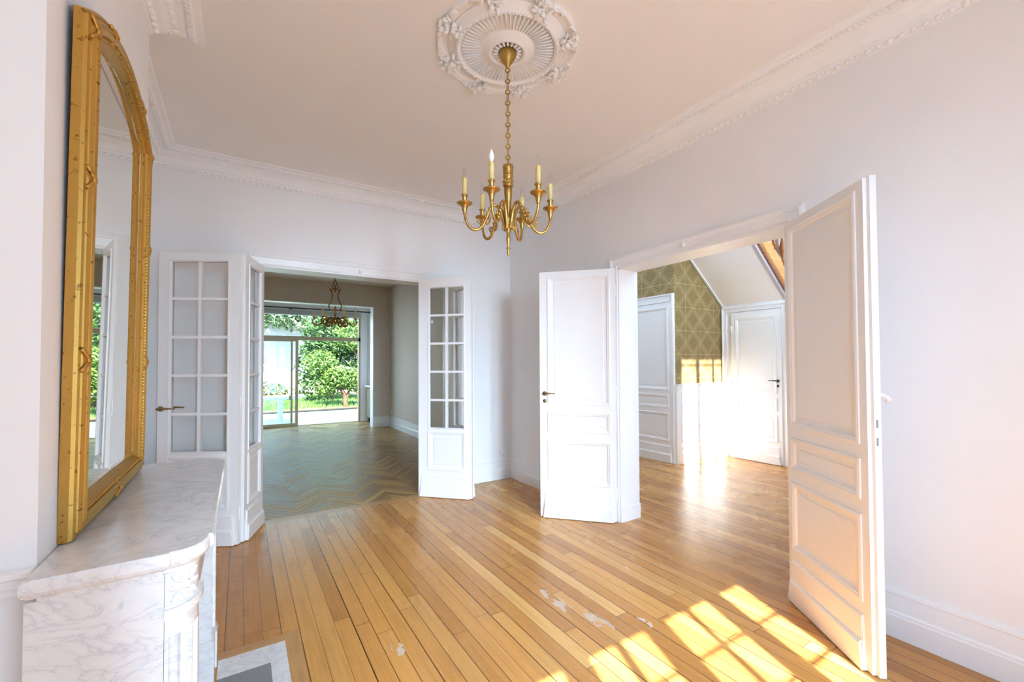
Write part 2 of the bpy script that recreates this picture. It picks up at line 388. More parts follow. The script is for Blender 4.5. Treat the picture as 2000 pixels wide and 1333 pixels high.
for i in range(len(room)):
    j = (i+1) % len(room); a, b = offs(i, .026), offs(j, .026)
    ribs(m, (a.x, a.y, ZC-.124), (b.x, b.y, ZC-.124), .046, (.016, .016, .014), 0, 0)
    a, b = offs(i, .156), offs(j, .156); L = (b-a).length; n = int(L/.024); d = (b-a).normalized(); s = Vector((-d.y, d.x))
    for k in range(n):
        c = a+(b-a)*((k+.5)/n); u = d*.007; w = s*.012
        vs = [c-u-w, c+u-w, c+u+w, c-u+w]
        m.add([(p.x, p.y, ZC-.034) for p in vs]+[(p.x, p.y, ZC-.02) for p in vs], [(0, 1, 2, 3), (0, 1, 5, 4), (1, 2, 6, 5), (2, 3, 7, 6), (3, 0, 4, 7)])
    if i in (1, 2, 3, 4, 5):   # carved leaf torus on the chimney side
        a, b = offs(i, .092), offs(j, .092); n = max(2, int((b-a).length/.035))
        for k in range(n):
            c = a+(b-a)*((k+.5)/n); m.ball((c.x, c.y, ZC-.05+(.006 if k % 2 else 0)), (.019, .019, .015), 6, 4)
m.build('trim_1', PLASTER, kind=ST)

base = [(0, 0), (.024, 0), (.024, .108), (.020, .116), (.020, .124), (.012, .134), (.010, .212), (.014, .218), (.012, .232), (0, .238)]
def skirting(name, paths, mat=WHITE):
    m = MB()
    for p in paths: m.sweep(p, base, lambda a, b, h: (a, b, h), False)
    return m.build(name, mat, kind=ST)
CA, CB = .115, .085
skirting('baseboard_front', [[(0, -.0), (OA1+CA, 0)], [(OA0-CA, 0), (XL, 0)]])
skirting('baseboard_right', [[(0, OB1+CB), (0, 0)], [(0, YB), (0, OB0-CB)]])
skirting('baseboard_left', [[(XL, 0), (XL, BY1), (BX, BY1), (BX, -1.98)], [(XL, BY0), (XL, YB), (wx0, YB)]])
skirting('baseboard_garden_room', [[(.035, .22), (.035, YG), (gx1, YG)], [(gx0, YG), (-3.95, YG), (-3.95, .22), (OA0-.1, .22)]])
skirting('baseboard_bay', [[(-.05, 6.5), (-.34+.001, 6.5)]])
case = [(0, 0), (0, .020), (.012, .026), (.020, .022), (.026, .030), (.040, .026), (.046, .016), (.100, .012), (.104, .018), (.115, .018), (.115, 0)]
def casing(name, path, tr, w, parent=None):
    k = w/.115; return MB().sweep(path, [(u*k, h) for u, h in case], tr, False).build(name, WHITE, kind=ST)
casing('trim_2', [(OA1+CA, 0), (OA1+CA, HA+CA), (OA0-CA, HA+CA), (OA0-CA, 0)], lambda a, b, h: (a, -h, b), CA)
casing('trim_3', [(OB0-CB, 0), (OB0-CB, HB+.10), (OB1+CB, HB+.10), (OB1+CB, 0)][::-1], lambda a, b, h: (-h, a, b), CB)
MB().box(OA0-.001, OA0+.015, -.004, .222, 0, HA).box(OA1-.015, OA1+.001, -.004, .222, 0, HA).box(OA0, OA1, -.004, .222, HA-.015, HA+.001).build('trim_4', WHITE, kind=ST)
MB().box(-.004, .234, OB0-.001, OB0+.015, 0, HB).box(-.004, .234, OB1-.015, OB1+.001, 0, HB).box(-.004, .234, OB0, OB1, HB-.015, HB+.001).box(-.008, .24, OB1-.022, OB1+.0, 0, .13).build('trim_5', WHITE, kind=ST)
# the small latch keeper at the head of each opening
for nm, c in (('latch_keeper', (-1.82, -.022, HA+.028)), ('latch_keeper', (-.022, -2.50, HB+.035))):
    tag(MB().ball(c, (.018, .018, .013), 10, 6).ball((c[0]-.001, c[1]-.001, c[2]+.012), (.011, .011, .014), 8, 5).build(nm, WHITE),
        'small white painted latch boss on the head of the '+('garden room doorway' if c[1] > -1 else 'hall doorway'), 'latch')
# chair rail on the near side of the chimney breast
MB().box(XL, BX-.0, BY0-.030, BY0+.001, .928, .944).box(XL, BX-.001, BY0-.020, BY0+.001, .905, .928).box(XL, BX-.002, BY0-.012, BY0+.001, .885, .905).build('trim_6', WHITE, kind=ST, bevel=.004)
# ------------------------------------------------------------------ door leaves
def lever(door, x, z, y, sgn, mat, key=True, drop=0.0, length=.115, d=1):
    h = MB(); h.lathe([(.021, 0), (.021, .005), (.013, .009), (.009, .012), (.009, .038), (.0, .040)], 16, (x, y, z), axis='y')
    if sgn < 0: h.v = [(a, 2*y-b, c) for a, b, c in h.v]
    yy = y+sgn*.034
    h.tube([(x, yy, z), (x+d*.02, yy+sgn*.004, z+.003), (x+d*length*.6, yy+sgn*.002, z+.004-drop), (x+d*length, yy-sgn*.003, z+.002-drop)], [.0085, .0085, .0065, .0045], 8)
    o = h.build('handle', mat, door)
    if key:
        k = MB(); k.lathe([(.017, 0), (.017, .004), (.0, .0045)], 14, (x, y, z-.068), axis='y')
        if sgn < 0: k.v = [(a, 2*y-b, c) for a, b, c in k.v]
        k.box(x-.002, x+.002, y+(0 if sgn > 0 else -.0052), y+(.0052 if sgn > 0 else 0), z-.077, z-.064)
        k.build('keyhole_plate', mat, door)
    return o
TH = .042
MOULD = [(-.014, 0), (-.014, .007), (-.003, .010), (.006, .005), (.013, .005), (.022, -.007), (.044, -.010), (.050, -.004), (.056, -.004)]
def panel(door, name, x0, x1, z0, z1):
    p = MB(); rect = [(x0, z0), (x1, z0), (x1, z1), (x0, z1)]
    for sg in (1, -1):
        p.sweep(rect, MOULD, lambda a, b, h: (a, sg*(TH/2+h), b), True)
        i = .056; y = sg*(TH/2-.004); p.add([(x0+i, y, z0+i), (x1-i, y, z0+i), (x1-i, y, z1-i), (x0+i, y, z1-i)], [(0, 1, 2, 3)])
    return p.build(name, WHITE, door)
def kick(door, w, a, b, h1, h2, sides=(1, -1)):
    m = MB()
    for sg in sides:
        pr = [(0, 0), (.026, 0), (.026, h1-.012), (.020, h1-.004), (.012, h1), (.011, h2-.010), (.006, h2), (0, h2)]
        vs, fs = [], []
        for x in (a, b):
            for q, z in pr: vs.append((x+((.018 if z > h1-.02 else 0)*(1 if x == a else -1)), sg*(TH/2+q), z+.006))
        n = len(pr); fs = [(k, k+1, n+k+1, n+k) for k in range(n-1)]+[tuple(range(n)), tuple(range(n, 2*n))]
        m.add(vs, fs)
    return m.build('kickboard', WHITE, door)
def frame_boxes(m, w, h, holes):
    """slab of size w x h minus the rectangular holes (all the same columns per row)"""
    z = .006
    for rows in holes:
        z0, z1 = rows[0][2], rows[0][3]
        m.box(0, w, -TH/2, TH/2, z, z0); x = 0
        for a, b, _, _ in rows: m.box(x, a, -TH/2, TH/2, z0, z1); x = b
        m.box(x, w, -TH/2, TH/2, z0, z1); z = z1
    m.box(0, w, -TH/2, TH/2, z, h); return m
def hinges(door, x, zs, y):
    for z in zs: MB().lathe([(.0, -.055), (.005, -.053), (.0085, -.045), (.0085, -.003), (.0095, 0), (.0085, .003), (.0085, .045), (.005, .053), (0, .055)], 10, (x, y, z)).build('hinge', WHITE, door)
def solid_leaf(name, label, loc, rz, w, h, m0, m1, rows, extra=()):
    d = thing(name, label, 'door', loc, rz, kind=ST)
    holes = [[(m0, w-m1, z0, z1)] for _, z0, z1 in rows]
    frame_boxes(MB(), w, h, holes).build('door_frame', WHITE, d)
    for nm, z0, z1 in rows: panel(d, nm, m0, w-m1, z0, z1)
    kick(d, w, .025, w-.030, .125, .238)
    return d
ROWS = [('lower_panel', .318, .688), ('middle_panel', .785, .945), ('upper_panel', 1.037, 2.186)]
def bez(pts, n=6):
    P = [Vector(p) for p in pts]; r = []
    for i in range(len(P)-1):
        a, b, c_, d_ = P[max(0, i-1)], P[i], P[i+1], P[min(len(P)-1, i+2)]
        for k in range(n):
            t = k/n; r.append(.5*((2*b)+(c_-a)*t+(2*a-5*b+4*c_-d_)*t*t+(3*b-a-3*c_+d_)*t**3))
    return r+[P[-1]]
def ang(a, b): return math.atan2(b[1]-a[1], b[0]-a[0])
B1a, B1b = (-.028, -1.80), (-.492, -1.303)
d3 = solid_leaf('door_3', 'white panelled door leaf open beside the corner, brass lever on its left edge', (*B1a, 0), ang(B1a, B1b), .681, 2.247, .058, .085, ROWS)
lever(d3, .636, 1.128, TH/2, 1, HANDLE, d=-1, length=.10)
lever(d3, .636, 1.128, -TH/2, -1, HANDLE, d=-1, length=.10, key=False)
hinges(d3, 0, (.25, 1.15, 2.05), .0)
B2a, B2b = (-.045, -3.240), (-.438, -3.762)
d4 = solid_leaf('door_4', 'large white panelled door leaf swung toward the camera at right', (*B2a, 0), ang(B2a, B2b), .654, 2.240, .058, .060, ROWS)
# rebated meeting edge with two mortises
MB().box(.654, .672, -.004, TH/2+.004, .006, 2.246).build('meeting_strip', WHITE, d4)
for z in (1.125, 1.045): MB().box(.6715, .6730, .004, .012, z-.018, z+.018).build('mortise', SLATE, d4)
h = MB(); q = [(.60, TH/2+.005, 1.25), (.602, TH/2+.045, 1.252), (.606, TH/2+.070, 1.246), (.600, TH/2+.088, 1.230), (.585, TH/2+.092, 1.214)]
h.lathe([(.022, 0), (.022, .006), (.012, .010), (0, .012)], 14, (.60, TH/2, 1.25), axis='y'); h.tube(bez(q, 4), [.011]*12+[.013, .012, .011, .010, .007], 10)
h.build('handle', WHITE, d4)['label'] = 'white painted lever handle'
hinges(d4, 0, (.25, 1.15, 2.05), .0)

def glazed_leaf(name, label, a, b, w, h, cols, m0, m1, lev=None, flip=False):
    d = thing(name, label, 'door', (*a, 0), ang(a, b), kind=ST)
    g0, g1 = .722, 2.222; holes = [[(m0, w-m1, .292, .680)], [(m0, w-m1, g0, g1)]]
    f = frame_boxes(MB(), w, h, holes)
    dz = (g1-g0)/5; bw = .011
    for k in range(1, 5): f.box(m0, w-m1, -.016, .016, g0+dz*k-bw, g0+dz*k+bw)
    if cols == 2: c = (m0+w-m1)/2; f.box(c-bw, c+bw, -.0165, .0165, g0, g1)
    for sg in (1, -1):
        f.sweep([(m0, g0), (w-m1, g0), (w-m1, g1), (m0, g1)], [(-.012, 0), (-.010, .006), (.0, .007), (.006, -.004), (.010, -.012)], lambda x, z, q: (x, sg*(TH/2+q), z), True)
    f.build('door_frame', WHITE, d)
    MB().box(m0, w-m1, -.0015, .0015, g0, g1).build('glazing', PANE, d)
    panel(d, 'lower_panel', m0, w-m1, .292, .680)
    kick(d, w, .022, w-.022, .118, .232)
    return d
K1 = (-2.845, -.530)
d1 = glazed_leaf('door_1', 'white glazed folding leaf with brass lever beside the gilt mirror', K1, (-3.378, -.235), .610, 2.285, 2, .085, .085)
lever(d1, .585, 1.065, -TH/2, -1, HANDLE, key=False, d=-1, length=.125)
lever(d1, .585, 1.065, TH/2, 1, HANDLE, key=False, d=-1, length=.125)
hinges(d1, 0.0, (.24, 1.10, 2.12), .0)
d2 = glazed_leaf('door_2', 'narrow glazed leaf turned edge-on at the left jamb of garden room opening', (-2.690, -.070), (-2.838, -.515), .455, 2.290, 1, .085, .085)
hinges(d2, 0.0, (.24, 2.12), .0)
K2 = (-.800, -.520)
d5 = glazed_leaf('door_5', 'wide glazed leaf with ten panes folded over right side of garden room opening', K2, (-1.218, -.092), .598, 2.312, 2, .085, .120)
k = MB(); k.lathe([(.006, 0), (.006, .02), (.016, .028), (.018, .036), (.012, .044), (0, .046)], 12, (.478, TH/2, 1.862), axis='y'); k.v = [(q, -w_, e) for q, w_, e in k.v]; k.build('knob', WHITE, d5)
d6 = glazed_leaf('door_6', 'narrow glazed leaf standing behind the wide leaf at right jamb of garden room opening', (-.812, -.045), (-.786, -.500), .445, 2.300, 1, .085, .085)
hinges(d6, 0.445, (.24, 2.12), .0)
# hall doors
hd = solid_leaf('door_7', 'closed white panelled door in the hall under the dark wallpaper', (2.262, -.668, 0), R(90), .84, 2.262, .085, .085, ROWS)
MB().box(2.252, 2.281, -.62, .25, 2.272, 2.325).build('trim_14', WHITE, kind=ST)
hinges(hd, .0, (.30, 1.25, 2.02), .024)
fd = solid_leaf('door_8', 'closed white panelled door at the far end of hall below the sloping ceiling', (3.388, -1.552, 0), R(90), .702, 2.145, .075, .075, [('lower_panel', .318, .66), ('middle_panel', .75, .90), ('upper_panel', .99, 2.05)])
lever(fd, .050, 1.150, TH/2, 1, DARK, d=1)
hinges(fd, .702, (.30, 1.10, 1.90), .022)
casing('trim_7', [(-.735, 0), (-.735, 2.385), (.30, 2.385), (.30, 0)][::-1] if False else [(.30, 0), (.30, 2.385), (-.680, 2.385), (-.680, 0)], lambda a, b, h: (2.28-h*1.2, a, b), .07)
casing('trim_8', [(-.690, 0), (-.690, 2.235), (-1.630, 2.235), (-1.630, 0)], lambda a, b, h: (3.40-h*1.2, a, b), .075)
# wainscot in the hall
w = MB(); w.box(2.28, 3.40, -.694, -.68, 0, 1.085); w.box(2.27, 3.385, -.712, -.68, 1.085, 1.108); w.box(2.275, 3.39, -.705, -.68, 1.06, 1.085)
w.sweep([(2.40, .30), (3.27, .30), (3.27, .98), (2.40, .98)], [(-.012, 0), (-.010, .008), (0, .010), (.012, .002), (.016, 0)], lambda a, b, h: (a, -.694-h, b), True)
w.box(2.275, 3.375, -.718, -.69, 0, .13).box(2.278, 3.38, -.706, -.69, .13, .225)
w.box(2.262, 2.30, -.712, -.66, 0, 1.10)
w.build('trim_9', WHITE, kind=ST)
# ------------------------------------------------------------------ staircase in the hall
SL = .815
def sz(x): return 2.262+SL*(3.402-x)
st = thing('staircase', 'wooden staircase climbing above the sloping plaster soffit in the hall', 'staircase', (0, 0, 0))
x0, x1 = .75, 3.40
YS = -1.62
f = MB(); f.add([(x0, YS+.03, sz(x0)), (x1, YS+.03, sz(x1)), (x1, -.69, sz(x1)), (x0, -.69, sz(x0)), (x0, YS+.03, sz(x0)+.05), (x1, YS+.03, sz(x1)+.05), (x1, -.69, sz(x1)+.05), (x0, -.69, sz(x0)+.05)],
    [(0, 3, 2, 1), (4, 5, 6, 7), (0, 1, 5, 4), (1, 2, 6, 5), (2, 3, 7, 6), (3, 0, 4, 7)]); f.build('soffit', PLASTER, st)
MB().sweep([(x0, sz(x0)-.01), (x1, sz(x1)-.01)], [(0, -.0), (.022, 0), (.022, .025), (0, .025)], lambda a, b, h: (a, -.692-h, b-.012), False).build('soffit_bead', WHITE, st)
def slant(m, y0, y1, lo, hi):
    return m.add([(x0, y0, sz(x0)+lo), (x1, y0, sz(x1)+lo), (x1, y0, sz(x1)+hi), (x0, y0, sz(x0)+hi), (x0, y1, sz(x0)+lo), (x1, y1, sz(x1)+lo), (x1, y1, sz(x1)+hi), (x0, y1, sz(x0)+hi)],
                 [(0, 1, 2, 3), (4, 7, 6, 5), (0, 4, 5, 1), (1, 5, 6, 2), (2, 6, 7, 3), (3, 7, 4, 0)])
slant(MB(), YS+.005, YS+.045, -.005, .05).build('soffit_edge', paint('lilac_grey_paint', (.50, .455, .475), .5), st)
slant(MB(), YS-.03, YS+.03, .045, .085).build('lower_moulding', MAHOG, st)
sb = slant(MB(), YS-.015, YS+.03, .08, .37); slant(sb, YS-.024, YS-.01, .13, .145); sb.build('stringer', STAIR, st)
n = 11
for k in range(n):
    x = 3.28-.235*k; z = sz(x)+.36
    MB().box(x-.27, x+.02, YS+.0, -.69, z, z+.035).box(x-.25, x-.235, YS+.03, -.69, z+.035, z+.19).build('tread', STAIR, st)
bp = [(.016, 0), (.016, .06), (.024, .07), (.012, .09), (.013, .12), (.022, .19), (.026, .25), (.018, .33), (.012, .40), (.022, .43), (.022, .45), (.013, .47), (.016, .60), (.020, .68), (.013, .72), (.016, .80)]
bm0 = None
for k in range(8):
    x = 3.31-.235*k; z = sz(x)+.36
    b = MB().lathe([(r*1.75, zz) for r, zz in bp], 16); b = b.build('baluster', MAHOG, st) if bm0 is None else None
    if bm0 is None: bm0 = b
    else: b = bm0.copy(); COL.objects.link(b)
    b.location = (x, YS-.005, z)
slant(MB(), YS-.04, YS+.03, 1.14, 1.20).build('handrail', MAHOG, st)

# ------------------------------------------------------------------ gilded mirror
mr = thing('mirror', 'tall arched mirror in a gilded reeded frame on the marble mantelpiece', 'mirror', (BX, -2.545, .948))
mr.rotation_euler = (0, R(.62), 0)
HW, ZS, PK = .452, 1.398, 1.540
def arch(hw, zb, zs, pk, n=28):
    rise = pk-zs; rad = (hw*hw+rise*rise)/(2*rise); cz = pk-rad; a0 = math.asin(hw/rad)
    pts = [(-hw, zb), (hw, zb), (hw, zs-.03)]
    pts += [(rad*math.sin(a0-2*a0*i/n), cz+rad*math.cos(a0-2*a0*i/n)) for i in range(n+1)]
    return pts+[(-hw, zs-.03)]
out = arch(HW, 0, ZS, PK)
prof = [(0, .0), (0, .020), (.003, .028), (.010, .032), (.016, .027), (.019, .034), (.027, .041), (.035, .036), (.038, .041), (.046, .045), (.054, .039), (.056, .032), (.060, .034), (.066, .034), (.070, .026), (.076, .020), (.080, .014), (.084, .008), (.084, 0)]
fr = MB().sweep(out, prof, lambda a, b, h: (h, a, b), True)
# beading
def inset_path(u):
    P = [Vector(p) for p in out]; n = len(P); r = []
    for i in range(n):
        d0 = (P[i]-P[i-1]).normalized(); d1 = (P[(i+1) % n]-P[i]).normalized(); n0 = Vector((-d0.y, d0.x)); n1 = Vector((-d1.y, d1.x)); b = n0+n1
        r.append(P[i]+b/b.length_squared*2*u)
    return r
ip = inset_path(.063); acc = 0
for i in range(len(ip)):
    a, b = ip[i], ip[(i+1) % len(ip)]; L = (b-a).length; s = acc
    while s < L:
        c = a+(b-a)*(s/L); fr.ball((.036, c.x, c.y), .0042, 5, 3); s += .0135
    acc = s-L
frame = fr.build('frame', GOLD, mr)
def ribbon(y, z, ang_):
    """crossed ribbon tie over the reeding; ang_ = direction along the frame"""
    t = Vector((math.cos(ang_), math.sin(ang_))); nn = Vector((-t.y, t.x)); m = MB()
    for sg in (1, -1):
        pts = []
        for k in range(9):
            q = k/8; al = (q-.5)*.060*sg; ac = .008+q*.052
            hgt = .033+.008*math.sin(PI*q)
            c = Vector((y, z))+t*al+nn*ac; pts.append((hgt, c.x, c.y))
        m.tube(pts, .0055, 6)
    c = Vector((y, z))+nn*.033; m.ball((.043, c.x, c.y), (.007, .012, .012), 8, 5)
    return m.build('ribbon_tie', GOLD, frame)
for z in (.955, .468): ribbon(HW, z, R(90)); ribbon(-HW, z, R(-90))
ribbon(HW, 1.362, R(90)); ribbon(-HW, 1.362, R(-90)); ribbon(.0, 0, 0)
for i in (10, 24): p = out[i]; qn = out[i+1]; ribbon(p[0], p[1], math.atan2(qn[1]-p[1], qn[0]-p[0]))
inn = inset_path(.078)
g = MB(); g.add([(.0125, a, b) for a, b in inn], [tuple(range(len(inn)))]); g.build('glass', MIRROR, mr)
MB().sweep(out, [(.079, .0130), (.100, .0136), (.1005, .0126)], lambda a, b, h: (h, a, b), True).build('bevelled_edge', MIRROR, mr)

# ------------------------------------------------------------------ marble mantelpiece and hearth
YM = -2.585
mt = thing('mantelpiece', 'white marble mantelpiece with rounded corner pilasters against the chimney breast', 'mantelpiece', (0, 0, 0))
def mir(p): return [(x, 2*YM-y) for x, y in p]
def corner(cx, cy, rx, ry, n=10): return [(cx+rx*math.sin(PI/2*i/n), cy-ry*math.cos(PI/2*i/n)) for i in range(n+1)]
near = [(BX, -3.222), (-2.985, -3.212), (-2.983, -3.204)]+corner(-2.975, -3.112, .066, .092)+[(-2.902, -3.110), (-2.902, -3.10)]
plan = near+mir(near)[::-1]
sp = [(.012, .902), (.004, .910), (.0, .918), (.0, .938), (.005, .945), (.012, .945)]
sh = MB().sweep(plan, sp, lambda a, b, h: (a, b, h), True)
P = [Vector(p) for p in plan]
def inset(path, u):
    P = [Vector(p) for p in path]; n = len(P); r = []
    for i in range(n):
        d0 = (P[i]-P[i-1]).normalized(); d1 = (P[(i+1) % n]-P[i]).normalized(); n0 = Vector((-d0.y, d0.x)); n1 = Vector((-d1.y, d1.x)); b = n0+n1
        r.append(P[i]+b/max(.3, b.length_squared)*2*u)
    return r
it = inset(plan, .012); k = len(it)
sh.add([(p.x, p.y, .945) for p in it]+[(p.x, p.y, .902) for p in it], [tuple(range(k)), tuple(range(2*k-1, k-1, -1))])
sh.build('shelf', MARBLE, mt)
i2 = inset(plan, .022); MB().prism([(p.x, p.y) for p in i2], .888, .903).build('shelf_moulding', MARBLE, mt)
for sgn in (0, 1):
    t = (lambda p: p) if sgn == 0 else mir
    def pr(poly): q = t(poly); return q if sgn == 0 else q[::-1]
    MB().prism(pr([(BX, -3.190), (-2.998, -3.190), (-2.998, -3.165), (BX, -3.165)]), 0, .889).build('side_panel', MARBLE, mt)
    def shaft(scale, fl, z0, z1, m):
        n = 48; arc = []
        for i in range(n+1):
            a = PI/2*i/n; u = i/n; dip = 0
            if fl:
                q = (u-.06)/.88*3
                if 0 < q < 3: dip = .018*max(0, math.sin(PI*(q % 1)))**.6 if (q % 1) > .12 and (q % 1) < .88 else 0
            rx, ry = (.062-dip)*scale, (.085-dip)*scale
            arc.append((-2.997+rx*math.sin(a), -3.105-ry*math.cos(a)))
        m.prism(pr([(-2.999, -3.105-.085*scale+.012)]+arc+[(-2.998+.062*scale, -3.075), (-2.999, -3.075)]), z0, z1, False)
    m = MB(); shaft(1, True, .185, .735, m); shaft(1, False, .735, .778, m); shaft(1.06, False, .778, .786, m); shaft(1.16, False, .786, .806, m); shaft(1.04, False, .806, .812, m); shaft(1.0, False, .812, .889, m)
    m.build('pilaster', MARBLE, mt)
    m = MB(); shaft(1.12, False, 0, .165, m); shaft(1.05, False, .165, .186, m); m.build('plinth', MARBLE, mt)
    # carved rosette on the block
    m = MB()
    a0 = R(40); ctr = Vector((-2.998+.062*math.sin(a0), -3.105-.085*math.cos(a0), .850)); nrm = Vector((math.sin(a0)/.062, -math.cos(a0)/.085, 0)).normalized(); tx = Vector((-nrm.y, nrm.x, 0))
    rot = Matrix((tx, Vector((0, 0, 1)), nrm)).transposed()
    pet = [(0, 0, .011, .011, .010)]
    for k in range(8):
        a = 2*PI*k/8; L = .027 if k % 2 else .022; pet.append((L*math.cos(a)*1.1, L*math.sin(a), .013, .0075, .006, a))
        pet.append((1.5*L*math.cos(a)*1.05, min(.033, max(-.033, 1.5*L*math.sin(a))), .006, .006, .006, a))
    for q in pet:
        c = ctr+tx*q[0]+Vector((0, 0, 1))*q[1]
        # bend onto the curved face
        aa = a0+q[0]/.075; c.x = -2.998+.062*math.sin(aa); c.y = -3.105-.085*math.cos(aa)
        rr = rot @ Matrix.Rotation(q[5], 3, 'Z') if len(q) > 5 else rot
        m.ball(c, (q[2]*1.12, q[3]*1.12, q[4]*1.5), 8, 5, rr)
    if sgn: m.v = [(x, 2*YM-y, z) for x, y, z in m.v]
    m.build('rosette', MARBLE, mt)
    # inner jamb with its own plinth
    MB().prism(pr([(-2.945, -3.075), (-2.945, -2.955), (-3.02, -2.955), (-3.02, -3.075)]), .19, .80).build('inner_jamb', MARBLE, mt)
    MB().prism(pr([(-2.934, -3.075), (-2.934, -2.945), (-3.02, -2.945), (-3.02, -3.075)]), 0, .19).build('plinth', MARBLE, mt, bevel=.004)
MB().box(-3.02, -2.942, YM-.49, YM+.49, .76, .889).build('frieze', MARBLE, mt)
MB().box(BX, -3.02, YM-.46, YM+.46, .03, .76).build('firebox', BRICK, mt)
h = thing('hearth', 'white marble hearth slab with dark grey centre set in the oak floor', 'hearth', (0, 0, 0))
hx, hy0, hy1 = -2.645, -3.115, -2.055
MB().box(-2.925, hx, hy0, hy0+.145, -.02, .004).box(-2.925, hx, hy1-.145, hy1, -.02, .004).box(hx-.070, hx, hy0+.145, hy1-.145, -.02, .004).build('marble_border', MARBLE, h)
MB().box(-2.925, hx-.070, hy0+.145, hy1-.145, -.02, .0035).build('slate_centre', SLATE, h)
bw = .068
MB().prism([(-2.925, hy1), (hx, hy1), (hx+bw, hy1+bw), (-2.925, hy1+bw)], -.02, .002).prism([(-2.925, hy0-bw), (hx+bw, hy0-bw), (hx, hy0), (-2.925, hy0)], -.02, .002).build('trim_10', OAKTRIM, kind=ST)
MB().prism([(hx, hy0), (hx+bw, hy0-bw), (hx+bw, hy1+bw), (hx, hy1)], -.02, .002).build('trim_11', OAKTRIMY, kind=ST)
# ------------------------------------------------------------------ ceiling rose
RC = (-1.584, -2.510)
ro = thing('ceiling_rose', 'large ornate white plaster ceiling rose above the brass chandelier', 'ceiling rose', (*RC, ZC))
d = MB()
d.lathe([(.083, -.001), (.086, -.026), (.094, -.036), (.108, -.034), (.116, -.022), (.128, -.024), (.136, -.012), (.146, -.010), (.15, -.008), (.262, -.008), (.264, -.022), (.276, -.028), (.292, -.024), (.298, -.010), (.33, -.007), (.335, 0)], 72)
d.build('disc', PLASTER, ro)
b = MB()
for k in range(18):
    a = 2*PI*k/18; c, s = math.cos(a), math.sin(a)
    b.tube([(.045*c, .045*s, -.012), (.060*c, .060*s, -.024), (.076*c, .076*s, -.022), (.081*c, .081*s, -.014)], [.006, .0085, .006, .0015], 6)
b.build('inner_leaves', PLASTER, ro)
b = MB()
for k in range(64):
    a = 2*PI*k/64; c, s = math.cos(a), math.sin(a)
    b.tube([(.155*c, .155*s, -.010), (.20*c, .20*s, -.016), (.25*c, .25*s, -.016), (.258*c, .258*s, -.012)], [.003, .0042, .0058, .004], 5)
b.build('radiating_reeds', PLASTER, ro)
b = MB()
for k in range(90):
    a = 2*PI*k/90; b.ball((.279*math.cos(a), .279*math.sin(a), -.030), .0065, 5, 3)
b.build('beaded_ring', PLASTER, ro)
# scalloped outer moulding: eight shallow arcs between leaf clusters
pts = []
for k in range(96):
    a = 2*PI*k/96; q = (k % 12)/12; pts.append(((.360+.022*math.sin(PI*q))*math.cos(a), (.360+.022*math.sin(PI*q))*math.sin(a)))
b = MB().sweep(pts, [(-.014, 0), (-.012, -.014), (-.002, -.020), (.006, -.012), (.012, -.014), (.020, -.005), (.024, 0)], lambda x, y, h: (x, y, h), True, True); b.build('scalloped_moulding', PLASTER, ro)
random.seed(3)
for k in range(8):
    a = 2*PI*k/8; b = MB(); c, s = math.cos(a), math.sin(a)
    for j in range(26):
        r = random.uniform(.285, .405); w = random.uniform(-.065, .065)*(1-.5*abs((r-.35)/.07)); z = -.012-random.random()*.028
        p = (r*c-w*s, r*s+w*c, z); rt = Euler((random.uniform(-.6, .6), random.uniform(-.6, .6), random.uniform(0, PI))).to_matrix()
        b.ball(p, (random.uniform(.012, .022), random.uniform(.006, .011), .006+random.random()*.006), 7, 5, rt)
    for j in (-1, 1):
        b.tube([(.36*c-j*.05*s, .36*s+j*.05*c, -.018), (.385*c-j*.075*s, .385*s+j*.075*c, -.022), (.37*c-j*.10*s, .37*s+j*.10*c, -.020), (.35*c-j*.095*s, .35*s+j*.095*c, -.016)], [.008, .009, .008, .005], 6)
    b.ball((.335*c, .335*s, -.040), .014, 9, 6)
    b.build('leaf_cluster', PLASTER, ro)
# ------------------------------------------------------------------ brass chandelier
ch = thing('chandelier', 'brass six-armed chandelier with candle bulbs hanging from the plaster rose', 'chandelier', (*RC, 2.0))
def Z(z): return z-2.0
c = MB(); c.lathe([(.0, Z(3.168)), (.044, Z(3.168)), (.050, Z(3.150)), (.047, Z(3.135)), (.040, Z(3.118)), (.028, Z(3.10)), (.016, Z(3.086)), (.011, Z(3.074)), (.006, Z(3.068)), (0, Z(3.066))], 28, flute=.04); c.build('canopy', BRASS, ch)
c = MB(); nl = 9; zt, zb = 3.070, 2.512; st_ = (zt-zb)/nl
def ring(m, z, r, t, vert_axis):
    m.tube([((r*math.cos(a) if vert_axis == 0 else 0), (0 if vert_axis == 0 else r*math.cos(a)), z+r*math.sin(a)) for a in [2*PI*i/14 for i in range(14)]], t, 6, True)
for k in range(nl):
    z = zt-st_*(k+.25); a = R(33)
    m_ = MB(); ring(m_, 0, .0120, .0042, 0); ca, sa = math.cos(-yaw), math.sin(-yaw)
    c.add([(x*ca-y*sa, x*sa+y*ca, Z(z)+zz) for x, y, zz in m_.v], m_.f, True)
    m_ = MB(); L = st_*.5+.012
    m_.tube([(.0060*math.cos(q), 0, -.006-L/2+.0+(L/2)*math.sin(q)) for q in [2*PI*i/14 for i in range(14)]], .0038, 6, True)
    c.add([(x*.7*ca+x*.7*sa-y*sa, x*.7*sa-x*.7*ca+y*ca, Z(z)+zz) for x, y, zz in m_.v], m_.f, True)
c.build('chain', BRASS, ch)
c = MB()
c.lathe([(0, Z(2.512)), (.020, Z(2.512)), (.029, Z(2.514)), (.030, Z(2.505)), (.026, Z(2.46))], 24, flute=.10)
c.lathe([(.026, Z(2.46)), (.029, Z(2.456)), (.029, Z(2.449)), (.0245, Z(2.446)), (.026, Z(2.43)), (.026, Z(2.415)), (.024, Z(2.408)), (.029, Z(2.404)), (.029, Z(2.396)), (.022, Z(2.392))], 24)
